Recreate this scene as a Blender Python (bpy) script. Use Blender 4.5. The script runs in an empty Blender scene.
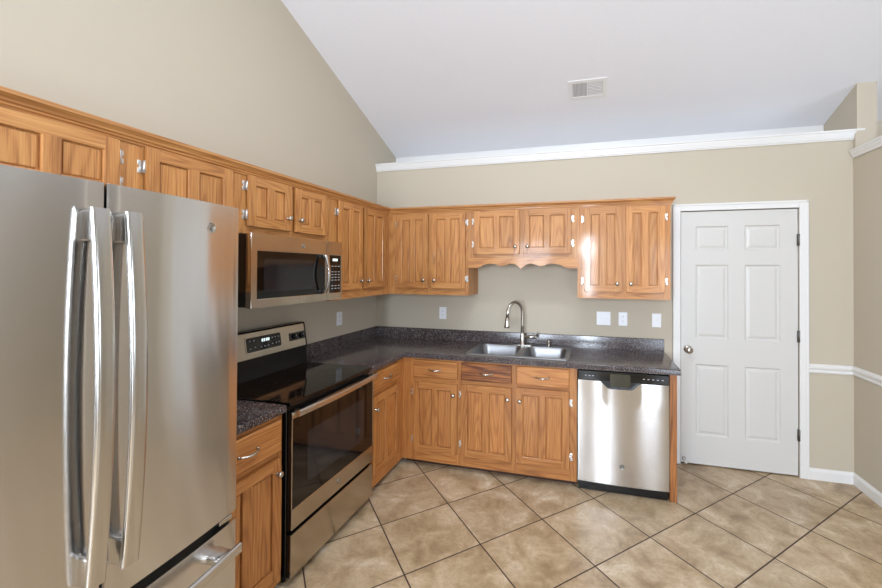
import bpy, bmesh, math, random
from mathutils import Matrix, Vector
random.seed(7)
S = bpy.context.scene
COL = S.collection
PI = math.pi

# ------------------------------------------------------------------ camera
yaw, pitch, roll = 0.2583551, 0.0084764, -0.0042106
FPX = 387.292
cyw, syw = math.cos(yaw), math.sin(yaw)
Rz = Matrix(((cyw, -syw, 0), (syw, cyw, 0), (0, 0, 1)))
Rx = Matrix(((1, 0, 0), (0, math.cos(pitch), -math.sin(pitch)), (0, math.sin(pitch), math.cos(pitch))))
Ry = Matrix(((math.cos(roll), 0, math.sin(roll)), (0, 1, 0), (-math.sin(roll), 0, math.cos(roll))))
R = Rz @ Rx @ Ry
cam = bpy.data.objects.new('camera', bpy.data.cameras.new('camera'))
COL.objects.link(cam)
right, fwd, up = R.col[0], R.col[1], R.col[2]
M = Matrix.Identity(4)
for i in range(3):
    M[i][0] = right[i]; M[i][1] = up[i]; M[i][2] = -fwd[i]
M[0][3], M[1][3], M[2][3] = 2.0803, -3.5158, 1.5885
cam.matrix_world = M
cam.data.sensor_width = 36
cam.data.lens = FPX * 36 / 882
cam.data.shift_x = -45.2835 / 882
cam.data.shift_y = -27.4817 / 882
cam.data.clip_start = 0.05
S.camera = cam

# ------------------------------------------------------------------ world, lights, exposure
w = bpy.data.worlds.new('world'); S.world = w; w.use_nodes = True
bgn = w.node_tree.nodes['Background']
bgn.inputs[0].default_value = (0.80, 0.88, 1.0, 1); bgn.inputs[1].default_value = 1.0
S.view_settings.view_transform = 'Standard'
S.view_settings.look = 'None'
S.view_settings.gamma = 1
S.view_settings.use_curve_mapping = False
S.view_settings.exposure = 0.03


def area(name, loc, size, power, col, rot):
    l = bpy.data.lights.new(name, 'AREA'); l.shape = 'RECTANGLE'
    l.size, l.size_y = size; l.energy = power; l.color = col
    o = bpy.data.objects.new(name, l); COL.objects.link(o)
    o.location = loc; o.rotation_euler = rot
    return o


# daylight lamps at guessed openings of the unseen rooms behind and beside the kitchen
area('daylight_narrow_window', (2.08, -6.57, 1.68), (0.17, 1.5), 105, (0.75, 0.86, 1.0), (PI / 2, 0, 0))
area('daylight_patio_door', (3.76, -6.57, 1.15), (0.68, 2.1), 42, (0.75, 0.86, 1.0), (PI / 2, 0, 0))
area('added_dining_daylight', (0.75, -6.57, 1.60), (0.88, 1.38), 125, (0.75, 0.86, 1.0), (PI / 2, 0, 0))  # unseen window, added to fill the room with daylight
area('daylight_living_window', (7.42, -3.0, 1.6), (2.4, 1.8), 62, (0.75, 0.86, 1.0), (PI / 2, 0, PI / 2))


def bulb(name, loc, power, radius, col):
    l = bpy.data.lights.new(name, 'POINT'); l.energy = power; l.shadow_soft_size = radius; l.color = col
    o = bpy.data.objects.new(name, l); COL.objects.link(o); o.location = loc


# added lamps, both unseen: a soft point behind the camera and a panel overhead
bulb('added_rear_light', (2.06, -5.0, 2.0), 84, 0.16, (0.77, 0.85, 0.95))  # added to light the sloped ceiling and place the cabinet highlight
area('added_overhead_light', (2.1, -2.2, 3.72), (1.2, 0.35), 38, (0.77, 0.85, 0.95), (0, 0, 0))


# ------------------------------------------------------------------ materials
def lin(c):
    return tuple(((v / 255) / 12.92 if v / 255 <= 0.04045 else ((v / 255 + 0.055) / 1.055) ** 2.4) for v in c) + (1,)


def mat(name):
    m = bpy.data.materials.new(name); m.use_nodes = True
    nt = m.node_tree
    return m, nt, nt.nodes['Principled BSDF'], nt.nodes, nt.links


def simple(name, rgb, rough=0.5, metal=0.0, bump=0.0, bscale=200, emit=0, coat=0):
    m, nt, b, N, L = mat(name)
    b.inputs['Base Color'].default_value = lin(rgb)
    b.inputs['Roughness'].default_value = rough
    b.inputs['Metallic'].default_value = metal
    if coat: b.inputs['Coat Weight'].default_value = coat
    if emit:
        b.inputs['Emission Color'].default_value = lin(rgb); b.inputs['Emission Strength'].default_value = emit
    tc = N.new('ShaderNodeTexCoord')
    nz = N.new('ShaderNodeTexNoise'); nz.inputs['Scale'].default_value = bscale; nz.inputs['Detail'].default_value = 3
    L.new(tc.outputs['Object'], nz.inputs['Vector'])
    if bump:
        bp = N.new('ShaderNodeBump'); bp.inputs['Strength'].default_value = bump; bp.inputs['Distance'].default_value = 0.002
        L.new(nz.outputs['Fac'], bp.inputs['Height']); L.new(bp.outputs['Normal'], b.inputs['Normal'])
    return m


def ramp(N, stops):
    r = N.new('ShaderNodeValToRGB')
    e = r.color_ramp.elements
    while len(e) < len(stops): e.new(0.5)
    for i, (p, c) in enumerate(stops):
        e[i].position = p; e[i].color = c
    return r


def wood(name, axis, light, midc, dark, rough=0.48, ring=22, contrast=1.0):
    """oak: long grain along local axis 'z' or 'x'"""
    m, nt, b, N, L = mat(name)
    tc = N.new('ShaderNodeTexCoord'); oi = N.new('ShaderNodeObjectInfo')
    mul = N.new('ShaderNodeMath'); mul.operation = 'MULTIPLY'; mul.inputs[1].default_value = 37.0
    L.new(oi.outputs['Random'], mul.inputs[0])
    cmb = N.new('ShaderNodeCombineXYZ')
    for i in range(3): L.new(mul.outputs[0], cmb.inputs[i])
    add = N.new('ShaderNodeVectorMath'); add.operation = 'ADD'
    L.new(tc.outputs['Object'], add.inputs[0]); L.new(cmb.outputs[0], add.inputs[1])
    # growth rings: contour lines of a stretched noise field -> straight grain with the odd cathedral
    mpr = N.new('ShaderNodeMapping'); mpr.inputs['Scale'].default_value = {'z': (8, 8, 0.62), 'x': (0.62, 8, 8), 'y': (8, 0.62, 8)}[axis]
    L.new(add.outputs[0], mpr.inputs['Vector'])
    nr = N.new('ShaderNodeTexNoise'); nr.inputs['Scale'].default_value = 1.0; nr.inputs['Detail'].default_value = 1.0; nr.inputs['Roughness'].default_value = 0.35
    L.new(mpr.outputs[0], nr.inputs['Vector'])
    wv = N.new('ShaderNodeMath'); wv.operation = 'MULTIPLY'; wv.inputs[1].default_value = ring * 5.0
    L.new(nr.outputs['Fac'], wv.inputs[0])
    sn = N.new('ShaderNodeMath'); sn.operation = 'SINE'; L.new(wv.outputs[0], sn.inputs[0])
    s01 = N.new('ShaderNodeMath'); s01.operation = 'MULTIPLY_ADD'; s01.inputs[1].default_value = 0.5; s01.inputs[2].default_value = 0.5
    L.new(sn.outputs[0], s01.inputs[0]); wv = s01
    # pores
    mp2 = N.new('ShaderNodeMapping')
    mp2.inputs['Scale'].default_value = {'z': (230, 230, 6), 'x': (6, 230, 230), 'y': (230, 6, 230)}[axis]
    L.new(add.outputs[0], mp2.inputs['Vector'])
    nz = N.new('ShaderNodeTexNoise'); nz.inputs['Scale'].default_value = 1.0; nz.inputs['Detail'].default_value = 2
    L.new(mp2.outputs[0], nz.inputs['Vector'])
    # broad board tone
    mp3 = N.new('ShaderNodeMapping')
    mp3.inputs['Scale'].default_value = {'z': (13, 13, 1.1), 'x': (1.1, 13, 13), 'y': (13, 1.1, 13)}[axis]
    L.new(add.outputs[0], mp3.inputs['Vector'])
    nb = N.new('ShaderNodeTexNoise'); nb.inputs['Scale'].default_value = 1.0; nb.inputs['Detail'].default_value = 2
    L.new(mp3.outputs[0], nb.inputs['Vector'])
    pw = N.new('ShaderNodeMath'); pw.operation = 'POWER'; pw.inputs[1].default_value = 2.4
    L.new(wv.outputs[0], pw.inputs[0])
    m1 = N.new('ShaderNodeMath'); m1.operation = 'MULTIPLY_ADD'; m1.inputs[1].default_value = 0.19 * contrast
    L.new(pw.outputs[0], m1.inputs[0])
    m2 = N.new('ShaderNodeMath'); m2.operation = 'MULTIPLY_ADD'; m2.inputs[1].default_value = 0.80 * contrast; m2.inputs[2].default_value = -0.18
    L.new(nz.outputs['Fac'], m2.inputs[0]); L.new(m2.outputs[0], m1.inputs[2])
    m3 = N.new('ShaderNodeMath'); m3.operation = 'MULTIPLY_ADD'; m3.inputs[1].default_value = 0.38
    L.new(nb.outputs['Fac'], m3.inputs[0]); L.new(m1.outputs[0], m3.inputs[2])
    r = ramp(N, [(0.22, lin(light)), (0.52, lin(midc)), (0.95, lin(dark))])
    L.new(m3.outputs[0], r.inputs[0])
    # slight tone change from board to board
    hs = N.new('ShaderNodeHueSaturation')
    mr = N.new('ShaderNodeMapRange'); mr.inputs[3].default_value = 0.88; mr.inputs[4].default_value = 1.08
    L.new(oi.outputs['Random'], mr.inputs[0]); L.new(mr.outputs[0], hs.inputs['Value'])
    L.new(r.outputs[0], hs.inputs['Color'])
    L.new(hs.outputs[0], b.inputs['Base Color'])
    b.inputs['Roughness'].default_value = rough
    b.inputs['Coat Weight'].default_value = 0.22; b.inputs['Coat Roughness'].default_value = 0.09
    bp = N.new('ShaderNodeBump'); bp.inputs['Strength'].default_value = 0.12; bp.inputs['Distance'].default_value = 0.001
    L.new(nz.outputs['Fac'], bp.inputs['Height']); L.new(bp.outputs['Normal'], b.inputs['Normal'])
    return m


UL, UM, UD = (204, 148, 86), (182, 121, 64), (108, 60, 26)
WV = wood('oak_vertical', 'z', UL, UM, UD)
WH = wood('oak_horizontal', 'x', UL, UM, UD)
WY = wood('oak_along_wall', 'y', UL, UM, UD)
WHS = wood('oak_flame_horizontal', 'x', (196, 132, 72), (160, 98, 46), (88, 42, 16), ring=15, contrast=1.7)
WPN = wood('oak_end_panel', 'z', (184, 124, 66), (158, 98, 48), (90, 48, 20), contrast=1.3)
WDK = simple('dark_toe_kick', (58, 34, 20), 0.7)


def wall_paint(name, rgb):
    return simple(name, rgb, 0.75, bump=0.12, bscale=260)


PAINTF = wall_paint('reflection_dimming_wall', (128, 116, 98))  # unseen wall behind the camera, darkened to dim the dishwasher's reflection
PAINT = wall_paint('taupe_wall_paint', (193, 182, 163))
CEIL = simple('ceiling_paint', (232, 231, 234), 0.85, bump=0.9, bscale=90)
TRIM = simple('white_trim_paint', (228, 226, 223), 0.35)
DOORP = simple('white_door_paint', (210, 207, 202), 0.4)
WPL = simple('white_plastic', (240, 241, 244), 0.35)
BLACK = simple('black_enamel', (12, 12, 13), 0.25)
BLKPL = simple('black_plastic', (18, 18, 20), 0.35)
GLASSB = simple('black_glass', (7, 7, 8), 0.06)
CTGLASS = simple('black_ceramic_cooktop', (8, 8, 9), 0.07)
GREYM = simple('burner_print_grey', (30, 30, 32), 0.15)
WINB = simple('tinted_window_glass', (34, 34, 36), 0.08)
CHROME = simple('satin_nickel', (194, 188, 178), 0.24, 1.0)
HINGE = simple('hinge_nickel', (228, 226, 222), 0.28, 0.85)
DARKM = simple('dark_metal', (120, 118, 114), 0.3, 1.0)
DISP = simple('clock_display', (215, 235, 235), 0.4, emit=1.2)
PRINT = simple('panel_print', (190, 190, 190), 0.5)
RUBBER = simple('rubber', (220, 220, 215), 0.7)
HOLE = simple('dark_slot', (60, 60, 62), 0.7)
BRASS = simple('oven_rack_metal', (120, 110, 95), 0.4, 1.0)


ANR = 0.25


def steel(name, rgb, rough, grain_axis='x', aniso=0.0):
    m, nt, b, N, L = mat(name)
    b.inputs['Base Color'].default_value = lin(rgb)
    b.inputs['Metallic'].default_value = 1.0
    tc = N.new('ShaderNodeTexCoord'); mp = N.new('ShaderNodeMapping')
    mp.inputs['Scale'].default_value = {'x': (3, 400, 900), 'z': (900, 400, 3)}[grain_axis]
    L.new(tc.outputs['Object'], mp.inputs['Vector'])
    nz = N.new('ShaderNodeTexNoise'); nz.inputs['Scale'].default_value = 1; nz.inputs['Detail'].default_value = 2
    L.new(mp.outputs[0], nz.inputs['Vector'])
    mr = N.new('ShaderNodeMapRange'); mr.inputs[3].default_value = rough * 0.8; mr.inputs[4].default_value = rough * 1.2
    L.new(nz.outputs['Fac'], mr.inputs[0]); L.new(mr.outputs[0], b.inputs['Roughness'])
    if aniso:
        b.inputs['Anisotropic Rotation'].default_value = ANR
        b.inputs['Anisotropic'].default_value = aniso
        tg = N.new('ShaderNodeTangent'); tg.direction_type = 'RADIAL'; tg.axis = 'Z'
        L.new(tg.outputs[0], b.inputs['Tangent'])
    return m


STEEL = steel('brushed_stainless', (216, 214, 212), 0.155, 'x', 1.0)
STEELW = steel('brushed_stainless_reflection_tint', (192, 184, 170), 0.19, 'x', 0.85)  # warm reflections of the wood put into the steel's tint
STEELH = steel('handle_stainless', (210, 208, 204), 0.2, 'z')
SINKM = steel('sink_stainless', (150, 150, 152), 0.36, 'x')


def laminate():
    m, nt, b, N, L = mat('speckled_laminate')
    tc = N.new('ShaderNodeTexCoord')
    v = N.new('ShaderNodeTexNoise'); v.inputs['Scale'].default_value = 140; v.inputs['Detail'].default_value = 3; v.inputs['Roughness'].default_value = 0.75
    L.new(tc.outputs['Object'], v.inputs['Vector'])
    r = ramp(N, [(0.36, lin((30, 24, 24))), (0.49, lin((68, 58, 57))), (0.56, lin((98, 87, 85))), (0.66, lin((172, 162, 158)))])
    L.new(v.outputs['Fac'], r.inputs[0])
    n2 = N.new('ShaderNodeTexNoise'); n2.inputs['Scale'].default_value = 14; n2.inputs['Detail'].default_value = 2
    L.new(tc.outputs['Object'], n2.inputs['Vector'])
    r2 = ramp(N, [(0.3, (0.72, 0.7, 0.72, 1)), (0.7, (1, 1, 1, 1))])
    L.new(n2.outputs['Fac'], r2.inputs[0])
    mx = N.new('ShaderNodeMix'); mx.data_type = 'RGBA'; mx.blend_type = 'MULTIPLY'; mx.inputs[0].default_value = 1
    L.new(r.outputs[0], mx.inputs[6]); L.new(r2.outputs[0], mx.inputs[7])
    L.new(mx.outputs[2], b.inputs['Base Color'])
    b.inputs['Roughness'].default_value = 0.16
    return m


LAM = laminate()


def tile_floor():
    m, nt, b, N, L = mat('stone_tile_floor')
    tc = N.new('ShaderNodeTexCoord')
    # rotate 45 degrees: a=(x+y)/sqrt2, b=(x-y)/sqrt2 ; pitch .4528
    sx = N.new('ShaderNodeSeparateXYZ'); L.new(tc.outputs['Object'], sx.inputs[0])
    p = 0.4528; k = 1 / (math.sqrt(2) * p)

    def lincomb(sa, sb, off):
        a = N.new('ShaderNodeMath'); a.operation = 'MULTIPLY_ADD'; a.inputs[1].default_value = sa * k; a.inputs[2].default_value = off
        L.new(sx.outputs[0], a.inputs[0])
        c = N.new('ShaderNodeMath'); c.operation = 'MULTIPLY_ADD'; c.inputs[1].default_value = sb * k
        L.new(sx.outputs[1], c.inputs[0]); L.new(a.outputs[0], c.inputs[2])
        return c
    A = lincomb(1, 1, 10 - 0.0955 / p); B = lincomb(1, -1, 10 - 1.0880 / p)

    def frac_dist(n):
        f = N.new('ShaderNodeMath'); f.operation = 'FRACT'; L.new(n.outputs[0], f.inputs[0])
        s = N.new('ShaderNodeMath'); s.operation = 'SUBTRACT'; s.inputs[1].default_value = 0.5; L.new(f.outputs[0], s.inputs[0])
        a = N.new('ShaderNodeMath'); a.operation = 'ABSOLUTE'; L.new(s.outputs[0], a.inputs[0])
        return a
    da, db = frac_dist(A), frac_dist(B)
    mx = N.new('ShaderNodeMath'); mx.operation = 'MAXIMUM'; L.new(da.outputs[0], mx.inputs[0]); L.new(db.outputs[0], mx.inputs[1])
    g = N.new('ShaderNodeMapRange'); g.inputs[1].default_value = 0.5 - 0.0095; g.inputs[2].default_value = 0.5 - 0.0070
    L.new(mx.outputs[0], g.inputs[0])           # 1 = grout
    # tile id
    fa = N.new('ShaderNodeMath'); fa.operation = 'FLOOR'; L.new(A.outputs[0], fa.inputs[0])
    fb = N.new('ShaderNodeMath'); fb.operation = 'FLOOR'; L.new(B.outputs[0], fb.inputs[0])
    cid = N.new('ShaderNodeCombineXYZ'); L.new(fa.outputs[0], cid.inputs[0]); L.new(fb.outputs[0], cid.inputs[1])
    wn = N.new('ShaderNodeTexWhiteNoise'); wn.noise_dimensions = '3D'; L.new(cid.outputs[0], wn.inputs['Vector'])
    sc = N.new('ShaderNodeVectorMath'); sc.operation = 'SCALE'; sc.inputs['Scale'].default_value = 9
    L.new(wn.outputs['Color'], sc.inputs[0])
    ad = N.new('ShaderNodeVectorMath'); ad.operation = 'ADD'; L.new(tc.outputs['Object'], ad.inputs[0]); L.new(sc.outputs[0], ad.inputs[1])
    n1 = N.new('ShaderNodeTexNoise'); n1.inputs['Scale'].default_value = 5.5; n1.inputs['Detail'].default_value = 7
    n1.inputs['Roughness'].default_value = 0.62; n1.inputs['Distortion'].default_value = 0.5
    L.new(ad.outputs[0], n1.inputs['Vector'])
    r1 = ramp(N, [(0.30, lin((144, 120, 90))), (0.46, lin((176, 152, 120))), (0.58, lin((194, 172, 142))), (0.72, lin((222, 208, 184)))])
    L.new(n1.outputs['Fac'], r1.inputs[0])
    n2 = N.new('ShaderNodeTexNoise'); n2.inputs['Scale'].default_value = 60; n2.inputs['Detail'].default_value = 4
    L.new(ad.outputs[0], n2.inputs['Vector'])
    r2 = ramp(N, [(0.3, (0.86, 0.85, 0.83, 1)), (0.65, (1.04, 1.03, 1.02, 1))])
    L.new(n2.outputs['Fac'], r2.inputs[0])
    mm = N.new('ShaderNodeMix'); mm.data_type = 'RGBA'; mm.blend_type = 'MULTIPLY'; mm.inputs[0].default_value = 1
    L.new(r1.outputs[0], mm.inputs[6]); L.new(r2.outputs[0], mm.inputs[7])
    tv = N.new('ShaderNodeMapRange'); tv.inputs[3].default_value = 0.93; tv.inputs[4].default_value = 1.05
    L.new(wn.outputs['Value'], tv.inputs[0])
    hs = N.new('ShaderNodeHueSaturation'); L.new(mm.outputs[2], hs.inputs['Color']); L.new(tv.outputs[0], hs.inputs['Value'])
    mg = N.new('ShaderNodeMix'); mg.data_type = 'RGBA'
    L.new(g.outputs[0], mg.inputs[0]); L.new(hs.outputs[0], mg.inputs[6]); mg.inputs[7].default_value = lin((62, 44, 34))
    L.new(mg.outputs[2], b.inputs['Base Color'])
    rr = N.new('ShaderNodeMapRange'); rr.inputs[3].default_value = 0.30; rr.inputs[4].default_value = 0.75
    L.new(g.outputs[0], rr.inputs[0]); L.new(rr.outputs[0], b.inputs['Roughness'])
    inv = N.new('ShaderNodeMath'); inv.operation = 'MULTIPLY_ADD'; inv.inputs[1].default_value = -1.0
    L.new(g.outputs[0], inv.inputs[0])
    nn = N.new('ShaderNodeMath'); nn.operation = 'MULTIPLY'; nn.inputs[1].default_value = 0.25; L.new(n1.outputs['Fac'], nn.inputs[0])
    L.new(nn.outputs[0], inv.inputs[2])
    bp = N.new('ShaderNodeBump'); bp.inputs['Strength'].default_value = 0.35; bp.inputs['Distance'].default_value = 0.003
    L.new(inv.outputs[0], bp.inputs['Height']); L.new(bp.outputs['Normal'], b.inputs['Normal'])
    return m


FLOORM = tile_floor()


# ------------------------------------------------------------------ mesh helpers
class MB:
    def __init__(self):
        self.bm = bmesh.new(); self.mats = []

    def mi(self, m):
        if m not in self.mats: self.mats.append(m)
        return self.mats.index(m)

    def box(self, x0, x1, y0, y1, z0, z1, m, bev=0.0, seg=2):
        bm = self.bm; k = self.mi(m)
        v = [bm.verts.new((x, y, z)) for x in (x0, x1) for y in (y0, y1) for z in (z0, z1)]
        fs = [bm.faces.new([v[i] for i in q]) for q in ((0, 1, 3, 2), (4, 6, 7, 5), (0, 4, 5, 1), (2, 3, 7, 6), (0, 2, 6, 4), (1, 5, 7, 3))]
        for f in fs: f.material_index = k
        if bev > 0:
            es = list({e for f in fs for e in f.edges})
            r = bmesh.ops.bevel(bm, geom=es, offset=bev, segments=seg, profile=0.5, affect='EDGES', clamp_overlap=True)
            for f in r['faces']: f.material_index = k
        return self

    def prism(self, pts, axis, a0, a1, m, smooth=False):
        """closed polygon pts (2D) extruded along axis from a0 to a1"""
        bm = self.bm; k = self.mi(m)

        def P(p, a):
            return {'x': (a, p[0], p[1]), 'y': (p[0], a, p[1]), 'z': (p[0], p[1], a)}[axis]
        A = [bm.verts.new(P(p, a0)) for p in pts]; B = [bm.verts.new(P(p, a1)) for p in pts]
        n = len(pts)
        fs = [bm.faces.new(A), bm.faces.new(B[::-1])]
        for i in range(n):
            f = bm.faces.new((A[i], B[i], B[(i + 1) % n], A[(i + 1) % n])); fs.append(f)
        for f in fs: f.material_index = k
        bmesh.ops.recalc_face_normals(bm, faces=fs)
        return self

    def loops(self, rings, m, closed_ring=True, cap0=True, cap1=True, smooth=True):
        bm = self.bm; k = self.mi(m)
        V = [[bm.verts.new(p) for p in r] for r in rings]
        n = len(rings[0]); fs = []
        for a, b in zip(V, V[1:]):
            for i in range(n if closed_ring else n - 1):
                j = (i + 1) % n
                fs.append(bm.faces.new((a[i], a[j], b[j], b[i])))
        if cap0: fs.append(bm.faces.new(V[0][::-1]))
        if cap1: fs.append(bm.faces.new(V[-1]))
        for f in fs: f.material_index = k; f.smooth = smooth
        bmesh.ops.recalc_face_normals(bm, faces=fs)
        return self

    def tube(self, pts, r, m, seg=12, sx=1.0, up=(0, 0, 1), cap=True):
        """round (or elliptic: sx widens the side axis) tube along pts; r number or list"""
        pts = [Vector(p) for p in pts]; n = len(pts)
        rs = r if isinstance(r, (list, tuple)) else [r] * n
        rings = []; prev = None
        for i, p in enumerate(pts):
            t = (pts[min(i + 1, n - 1)] - pts[max(i - 1, 0)]).normalized()
            if prev is None:
                u = Vector(up) if abs(t.dot(Vector(up))) < 0.95 else Vector((1, 0, 0))
                s = t.cross(u).normalized()
            else:
                s = (prev - t * prev.dot(t)).normalized()
            prev = s; q = s.cross(t).normalized()
            rings.append([p + (s * math.cos(a) * sx + q * math.sin(a)) * rs[i] for a in [2 * PI * j / seg for j in range(seg)]])
        return self.loops(rings, m, cap0=cap, cap1=cap)

    def lathe(self, prof, origin, axis, m, seg=20):
        """prof: list of (radius, distance along axis)"""
        ax = Vector(axis).normalized(); o = Vector(origin)
        u = ax.orthogonal().normalized(); v = ax.cross(u)
        rings = [[o + ax * d + (u * math.cos(a) + v * math.sin(a)) * max(rr, 1e-4) for a in [2 * PI * j / seg for j in range(seg)]] for rr, d in prof]
        return self.loops(rings, m)

    def cells(self, xs, zs, y0, th, matf, skip=(), bev=0.004, seg=2):
        """flat front of cells at y=y0 (facing -y), thickness th towards +y, with holes; matf(i,j)->material"""
        bm = self.bm
        V = {(i, j): bm.verts.new((x, y0, z)) for i, x in enumerate(xs) for j, z in enumerate(zs)}
        F = []
        for i in range(len(xs) - 1):
            for j in range(len(zs) - 1):
                if (i, j) in skip: continue
                f = bm.faces.new((V[i, j], V[i + 1, j], V[i + 1, j + 1], V[i, j + 1])); f.material_index = self.mi(matf(i, j)); F.append(f)
        for v in list(V.values()):
            if not v.link_faces: bm.verts.remove(v)
        bnd = [e for f in F for e in f.edges if len(e.link_faces) == 1]
        bnd = list(set(bnd))
        # side walls and back
        back = {}
        for f in F:
            for v in f.verts:
                if v not in back: back[v] = bm.verts.new((v.co.x, v.co.y + th, v.co.z))
        for e in bnd:
            f = e.link_faces[0]; a, b = e.verts
            q = bm.faces.new((a, back[a], back[b], b)); q.material_index = f.material_index
            q.normal_update()
        for f in list(F):
            q = bm.faces.new([back[v] for v in f.verts][::-1]); q.material_index = f.material_index
        if bev:
            r = bmesh.ops.bevel(bm, geom=bnd, offset=bev, segments=seg, profile=0.5, affect='EDGES', clamp_overlap=True)
        return self

    def build(self, name, parent=None, loc=(0, 0, 0), rot=(0, 0, 0), smooth=None):
        me = bpy.data.meshes.new(name)
        bmesh.ops.recalc_face_normals(self.bm, faces=self.bm.faces)
        self.bm.to_mesh(me); self.bm.free()
        for m in self.mats: me.materials.append(m)
        if smooth:
            for p in me.polygons: p.use_smooth = True
            me.set_sharp_from_angle(angle=math.radians(smooth))
        o = bpy.data.objects.new(name, me); COL.objects.link(o)
        o.parent = parent; o.location = loc; o.rotation_euler = rot
        return o


def thing(name, label, cat, loc=(0, 0, 0), rz=0, group=None):
    o = bpy.data.objects.new(name, None); COL.objects.link(o)
    o.empty_display_size = 0.1
    o.location = loc; o.rotation_euler = (0, 0, rz); o['label'] = label; o['category'] = cat
    if group: o['group'] = group
    return o


def tag(o, label, cat, group=None):
    o['label'] = label; o['category'] = cat
    if group: o['group'] = group
    return o


def struct(o):
    o['kind'] = 'structure'; return o


def rrect(x0, x1, y0, y1, r, n=5):
    out = []
    for cx, cy, a0 in ((x1 - r, y1 - r, 0), (x0 + r, y1 - r, PI / 2), (x0 + r, y0 + r, PI), (x1 - r, y0 + r, 3 * PI / 2)):
        for i in range(n + 1):
            a = a0 + PI / 2 * i / n
            out.append((cx + r * math.cos(a), cy + r * math.sin(a)))
    return out


# ------------------------------------------------------------------ room shell
XW = 4.003          # kitchen face of the half-height partition on the right
ZS, YK, SL = 2.832, 0.393, 0.378      # where the sloped ceiling starts and its pitch


def zc(y): return ZS + SL * (YK - y)


RIDGE = -3.3
b = MB(); b.box(-0.12, 7.6, -6.75, 0.6, -0.1, 0, FLOORM); struct(b.build('floor'))
b = MB()
b.prism([(YK + 0.2, ZS - 0.2 * SL), (RIDGE, zc(RIDGE)), (-6.8, zc(RIDGE) - SL * 3.5), (-6.8, zc(RIDGE) - SL * 3.5 + 0.1), (RIDGE, zc(RIDGE) + 0.1), (YK + 0.2, ZS + 0.1)],
        'x', -0.12, 7.6, CEIL); struct(b.build('ceiling'))
b = MB()
b.prism([(0.5, 0), (-6.7, 0), (-6.7, zc(RIDGE) - SL * 3.4), (RIDGE, zc(RIDGE) + .04), (0.5, ZS + 0.0)], 'x', -0.12, 0, PAINT)
struct(b.build('wall_left'))
# back wall: full-width front skin with a recess for the door, up to the plant shelf
DX0, DX1, DZ = 2.821, 3.647, 2.074
b = MB()
b.box(0, DX0 - 0.006, 0, 0.393, 0, 2.62, PAINT)
b.box(DX1 + 0.006, XW + 0.13, 0, 0.393, 0, 2.62, PAINT)
b.box(DX0 - 0.006, DX1 + 0.006, 0, 0.393, DZ + 0.006, 2.62, PAINT)
b.box(DX0 - 0.006, DX1 + 0.006, 0.05, 0.393, 0, DZ + 0.006, PAINT)
struct(b.build('wall_back'))
b = MB(); b.box(0, XW + 0.01, YK, YK + 0.12, 2.5, ZS + 0.06, TRIM); struct(b.build('wall_upper'))
# plant shelf cap with its moulded edge
b = MB()
prof = [(0.39, 2.651), (-0.034, 2.651), (-0.034, 2.639), (-0.028, 2.635), (-0.026, 2.622), (-0.018, 2.600), (-0.016, 2.590), (-0.010, 2.586), (-0.010, 2.578), (0.0, 2.578), (0.0, 2.622), (0.39, 2.622)]
bm = b.bm
k = b.mi(TRIM)
# left end square, right end returns (mitre): lower profile points pull back from the end
A = [bm.verts.new((0.0, y, z)) for y, z in prof]
B = [bm.verts.new((XW + 0.012 + max(0.0, min(0.045, -y * 1.4)), y, z)) for y, z in prof]
fs = [bm.faces.new(A), bm.faces.new(B[::-1])]
for i in range(len(prof)):
    fs.append(bm.faces.new((A[i], B[i], B[(i + 1) % len(prof)], A[(i + 1) % len(prof)])))
struct(b.build('trim_1'))
# partition on the right: half height, with a full-height stub at the back
b = MB()
b.box(XW, XW + 0.125, -1.05, 0, 0, 2.44, PAINT)
struct(b.build('wall_right'))
b = MB()
b.prism([(-0.031, 2.62), (0.52, 2.62), (0.52, zc(0.52) + .03), (-0.031, zc(-0.031) + .03)], 'x', XW + 0.008, XW + 0.130, PAINT)
b.box(XW + 0.0, XW + 0.125, -0.0305, 0.0, 2.44, 2.62, PAINT)
struct(b.build('wall_stub'))
b = MB()
b.prism([(XW - 0.032, 2.497), (XW - 0.032, 2.486), (XW - 0.026, 2.480), (XW - 0.024, 2.468), (XW - 0.014, 2.450), (XW - 0.012, 2.437), (XW, 2.437), (XW, 2.465), (XW + .125, 2.465), (XW + .125, 2.437), (XW + .15, 2.45), (XW + .165, 2.497)],
        'y', -1.08, -0.012, TRIM)
struct(b.build('trim_2'))
# far side: living room beyond the partition, and the wall behind the camera with its windows
b = MB(); b.box(7.48, 7.6, -6.7, 0.5, 0, 0.7, PAINT); b.box(7.48, 7.6, -6.7, 0.5, 2.5, 4.3, PAINT)
b.box(7.48, 7.6, -6.7, -4.2, 0.7, 2.5, PAINT); b.box(7.48, 7.6, -1.8, 0.5, 0.7, 2.5, PAINT); struct(b.build('wall_far_right'))
b = MB(); b.box(XW + 0.125, 7.5, YK, YK + 0.12, 0, 2.9, PAINT); struct(b.build('wall_living_back'))
b = MB(); HF = zc(RIDGE) - SL * 3.2 + .05
wins = [(0.3, 1.2, 0.9, 2.3), (1.95, 2.21, 0.93, 2.43), (3.41, 4.11, 0.1, 2.2)]  # first opening is added for the dining daylight
xs = [0.0] + [v for wn_ in wins for v in wn_[:2]] + [7.5]
for i in range(0, len(xs), 2): b.box(xs[i], xs[i + 1], -6.62, -6.5, 0, HF + .1, PAINTF)
for (x0, x1, z0, z1) in wins:
    b.box(x0, x1, -6.62, -6.5, 0, z0, PAINTF); b.box(x0, x1, -6.62, -6.5, z1, HF + .1, PAINTF)
struct(b.build('wall_front'))
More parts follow.
